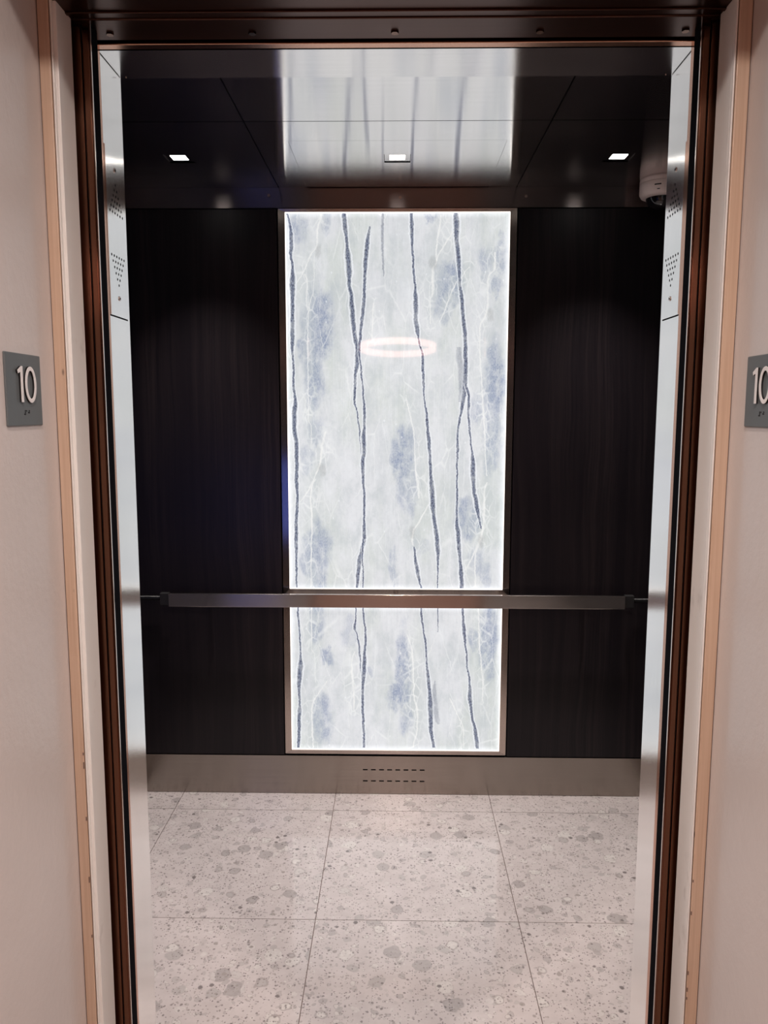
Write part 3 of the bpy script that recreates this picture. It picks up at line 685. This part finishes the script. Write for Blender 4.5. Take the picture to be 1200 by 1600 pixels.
# ------------------------------------------------------------------ landing jamb, wood trim, hall walls
YH = 0.93                       # hall face of the wall
ZH = 2.70
k = 4
for s in (-1, 1):
    S = SIDE[s]
    k += 1
    t = struct(empty('trim_%d' % k, (s * S['jamb'], 1.25, 0)), 'scuffed white painted jamb beside the %s landing door' % NAME[s], 'jamb')
    box('jamb_face', (s * S['jamb'], s * (S['jamb'] + 0.06), 1.2520, 1.3080, 0.0, ZT + 0.006), 'jamb', t, 0.001)
for s in (-1, 1):
    S = SIDE[s]
    k += 1
    a, b = S['trim'], S['wall']
    t = struct(empty('trim_%d' % k, (s * a, 1.245, 0)), 'worn tan wood strip along the %s jamb' % NAME[s], 'trim')
    box('strip', (s * (a + 0.0045), s * (b - 0.0012), 1.2445, 1.2520, 0.0, 2.45), 'tan', t, 0.0012)
    box('bead', (s * (a + 0.0005), s * (a + 0.0030), 1.2455, 1.2520, 0.0, 2.45), 'jamb', t, 0.0006)
    box('groove', (s * (a + 0.0030), s * (a + 0.0045), 1.2490, 1.2520, 0.0, 2.45), 'grout', t)
    box('shadow_gap', (s * (b - 0.0012), s * (b + 0.0010), 1.2470, 1.2520, 0.0, 2.45), 'grout', t)
    for q in range(9):
        z = random.uniform(0.25, 0.75) if s > 0 else random.uniform(0.3, 1.3)
        bm = NB(); bx(bm, s * (a + 0.0046), s * (a + 0.0062), 1.2441, 1.2462, z, z + random.uniform(0.004, 0.012))
        obj('nick', bm, 'grout', t)
for s in (-1, 1):
    S = SIDE[s]
    b = S['wall']
    bm = NB()
    prism(bm, [(s * b, YH), (s * b, 1.2525), (s * (b + 0.35), 1.2525), (s * (b + 0.35), YH + 0.12), (s * 1.9, YH + 0.12), (s * 1.9, YH)], 2, 0.0, ZH)
    struct(obj('wall_hall_' + NAME[s], bm, 'wall', None, 0.004), 'pale glossy hall wall %s of the elevator doorway' % NAME[s], 'wall')
struct(box('wall_hall_front', (-SIDE[-1]['wall'] + 0.002, SIDE[1]['wall'] - 0.002, YH, 1.2445, 2.2, ZH), 'wall'), 'pale wall above the elevator doorway', 'wall')
struct(box('wall_hall_opposite', (-1.9, 1.9, -2.35, -2.25, 0, ZH), 'hall_dark'), 'taupe hall wall facing the elevator', 'wall')
struct(box('wall_hall_west', (-2.0, -1.9, -2.35, YH + 0.12, 0, ZH), 'hall_dark'), 'taupe end wall of the hall, left', 'wall')
struct(box('wall_hall_east', (1.9, 2.0, -2.35, YH + 0.12, 0, ZH), 'hall_dark'), 'taupe end wall of the hall, right', 'wall')
struct(box('floor_hall', (-2.0, 2.0, -2.35, 1.300, -0.06, 0.0), 'carpet'), 'brown carpet of the elevator hall', 'floor')
struct(box('ceiling_hall', (-2.0, 2.0, -2.35, 1.10, ZH, ZH + 0.05), 'hall_ceiling'), 'pale ceiling of the elevator hall', 'ceiling')

# ------------------------------------------------------------------ floor number signs
def ellipse_ring(bm, c, ry, rz, w, x0, x1, n=40):
    loops = []
    for (x, dr) in ((x0, 0), (x1, 0), (x1, -w), (x0, -w)):
        loops.append([bm.verts.new((x, c[0] + (ry + dr) * math.cos(2 * math.pi * i / n), c[1] + (rz + dr) * math.sin(2 * math.pi * i / n))) for i in range(n)])
    for a in range(4):
        A, B = loops[a], loops[(a + 1) % 4]
        for i in range(n):
            bm.faces.new((A[i], A[(i + 1) % n], B[(i + 1) % n], B[i]))
for s in (-1, 1):
    X = SIDE[s]['wall']
    y0, y1, z0, z1 = 1.083, 1.190, 1.4965, 1.5985
    root = tag(empty('floor_sign', (s * X, (y0 + y1) / 2, z0)),
               'grey floor sign reading 10 with braille, on the %s hall wall' % NAME[s], 'sign', 'floor number signs')
    xa, xb = s * X, s * (X - 0.0035)
    box('plate', (xa, xb, y0, y1, z0, z1), 'sign', root, 0.0015)
    x2 = s * (X - 0.0062)
    # reading direction: along +y on the left wall, along -y on the right wall
    def Y(u):
        return y0 + u if s < 0 else y1 - u
    zb, zt = 1.5300, 1.5805
    u = 0.0365
    x3 = s * (X - 0.0068)
    one = [(Y(u), zb), (Y(u + 0.0064), zb), (Y(u + 0.0064), zt), (Y(u + 0.0022), zt), (Y(u - 0.0085), zt - 0.0060), (Y(u - 0.0072), zt - 0.0105), (Y(u), zt - 0.0080)]
    bm = NB(); prism(bm, one, 0, xb, x2)
    d1 = obj('digit_one', bm, 'black', root)
    bm = NB(); prism(bm, one, 0, x2, x3)
    obj('white_face', bm, 'sign_white', d1)
    bm = NB(); ellipse_ring(bm, (Y(0.0668), (zb + zt) / 2), 0.0172, (zt - zb) / 2 + 0.0006, 0.0058, xb, x2)
    d0 = obj('digit_zero', bm, 'black', root)
    bm = NB(); ellipse_ring(bm, (Y(0.0668), (zb + zt) / 2), 0.0172, (zt - zb) / 2 + 0.0006, 0.0058, x2, x3)
    obj('white_face', bm, 'sign_white', d0)
    bm = NB()
    cells = (((1, 0), (1, 1), (1, 2), (0, 2)), ((0, 0),), ((1, 0), (0, 1), (1, 1)))
    for ci, cell in enumerate(cells):
        for (cx, cz) in cell:
            cyl(bm, (xb, Y(0.0485 + ci * 0.0062 + cx * 0.0024), 1.5178 - cz * 0.0024), 0, 0.0010, -0.0008, 0.0008, 8)
    h = obj('braille', bm, 'black', root); h['kind'] = 'stuff'

# ------------------------------------------------------------------ cab downlights
where = ('nearest the left wall', 'in the escape hatch', 'beside the security camera')
for (x, y), w in zip(lights_at, where):
    root = tag(empty('downlight', (x, y, ZC)), 'small square recessed ceiling downlight ' + w, 'downlight', 'square cab downlights')
    h = LH - 0.0012
    i = 0.0245
    bm = NB()
    # bezel plate, slightly recessed with a square aperture
    for b in ((x - h, x - i, y - h, y + h), (x + i, x + h, y - h, y + h), (x - i, x + i, y - h, y - i), (x - i, x + i, y + i, y + h)):
        bx(bm, *b, ZC + 0.003, ZC + 0.008)
    obj('bezel', bm, 'steel_ceiling', root)
    bm = NB()
    for b in ((x - h - 0.0012, x - h, y - h, y + h), (x + h, x + h + 0.0012, y - h, y + h)):
        bx(bm, *b, ZC + 0.004, ZC + 0.010)
    bx(bm, x - h, x + h, y - h - 0.0012, y - h, ZC + 0.001, ZC + 0.010)
    obj('shadow_gap', bm, 'void', root)
    box('led_lens', (x - i, x + i, y - i, y + i, ZC + 0.0035, ZC + 0.006), 'led', root)
    ld = bpy.data.lights.new('downlight_lamp', 'SPOT')
    ld.energy = SPOT_W; ld.color = (1.0, 0.93, 0.88)
    ld.spot_size = math.radians(84); ld.spot_blend = 1.0; ld.shadow_soft_size = 0.024
    lo = bpy.data.objects.new('downlight_lamp', ld)
    COL.objects.link(lo); lo.parent = root; lo.location = (0, 0, -0.004)

# ------------------------------------------------------------------ security camera
cx, cy = 0.927, 2.912
root = tag(empty('security_camera', (cx, cy, ZC)), 'pale dome security camera on the cab ceiling, far right corner', 'camera')
bm = NB(); lathe(bm, (cx, cy, ZC), [(0, -0.0005), (0.074, -0.0005), (0.0755, -0.006), (0.0755, -0.016)], 48)
obj('mount_ring', bm, 'cam_white', root, 0, True)
bm = NB(); lathe(bm, (cx, cy, ZC), [(0.0742, -0.016), (0.0757, -0.0175), (0.0757, -0.050), (0.070, -0.060), (0.056, -0.066), (0.052, -0.063)], 48)
body = obj('housing', bm, 'cam_white', root, 0, True)
for (a0, zc, hw, hh) in ((-118, -0.0335, 8.5, 0.0022), (-116, -0.049, 3.5, 0.0014)):
    bm = NB()
    vs = [[], []]
    for i in range(9):
        a = math.radians(a0 + (i / 8 - 0.5) * 2 * hw)
        for j, z in enumerate((zc - hh, zc + hh)):
            vs[j].append(bm.verts.new((cx + 0.0762 * math.cos(a), cy + 0.0762 * math.sin(a), ZC + z)))
    for i in range(8):
        bm.faces.new((vs[0][i], vs[0][i + 1], vs[1][i + 1], vs[1][i]))
    obj('mark', bm, 'black', body)
bm = NB(); lathe(bm, (cx, cy, ZC - 0.062), [(0.0535 * math.cos(math.radians(t)), -0.044 * math.sin(math.radians(t))) for t in range(0, 91, 9)], 40)
obj('dome', bm, 'lens_dark', root, 0, True)

# ------------------------------------------------------------------ hall ring pendant (seen reflected in the stone)
RY, RZ, RR = -1.10, 2.075, 0.325
ring = tag(empty('ring_pendant_lamp', (0.004, RY, RZ)), 'glowing pink-white ring pendant lamp reflected in the stone panel', 'pendant lamp')
bm = NB()
nseg = 72
prof = [(-0.010, -0.026), (0.010, -0.026), (0.010, 0.026), (-0.010, 0.026)]
loops = [[bm.verts.new(((RR + p[0]) * math.cos(2 * math.pi * i / nseg) + 0.004, RY + (RR + p[0]) * math.sin(2 * math.pi * i / nseg),
          RZ + p[1] + 0.10 * (RR + p[0]) * math.sin(2 * math.pi * i / nseg))) for i in range(nseg)] for p in prof]
for a in range(4):
    A, B = loops[a], loops[(a + 1) % 4]
    for i in range(nseg):
        bm.faces.new((A[i], A[(i + 1) % nseg], B[(i + 1) % nseg], B[i]))
obj('light_ring', bm, 'ring', ring, 0, True)
for a in (90, 210, 330):
    x, y = 0.004 + RR * math.cos(math.radians(a)), RY + RR * math.sin(math.radians(a))
    bm = NB(); cyl(bm, (x, y, 0), 2, 0.0012, RZ + 0.03 + 0.10 * (y - RY), ZH, 6)
    obj('cable', bm, 'frame_v', ring)
# middle hall downlight; the outer pair is unseen, added to brighten the hall walls
for (x, y) in ((-1.25, 0.05), (0.0, 0.05), (1.25, 0.05)):
    root = tag(empty('hall_downlight_and_fill', (x, y, ZH)), 'round hall ceiling downlight, %s one' % ('left' if x < -0.1 else 'right' if x > 0.1 else 'middle'), 'downlight', 'hall downlights')
    bm = NB(); lathe(bm, (x, y, ZH), [(0.05, -0.001), (0.065, -0.001), (0.068, -0.008), (0.05, -0.008), (0.05, -0.001)], 32)
    obj('bezel', bm, 'cam_white', root)
    bm = NB(); cyl(bm, (x, y, ZH), 2, 0.049, -0.005, -0.001, 32)
    obj('led_lens', bm, 'led', root)
    ld = bpy.data.lights.new('hall_lamp_and_fill', 'SPOT')
    ld.energy = HALL_SPOT_W * (0.42 if abs(x) < 0.1 else 1.0); ld.color = (1.0, 0.86, 0.78)
    ld.spot_size = math.radians(160); ld.spot_blend = 0.7; ld.shadow_soft_size = 0.05
    lo = bpy.data.objects.new('hall_lamp_and_fill', ld)
    COL.objects.link(lo); lo.parent = root; lo.location = (0, 0, -0.012)
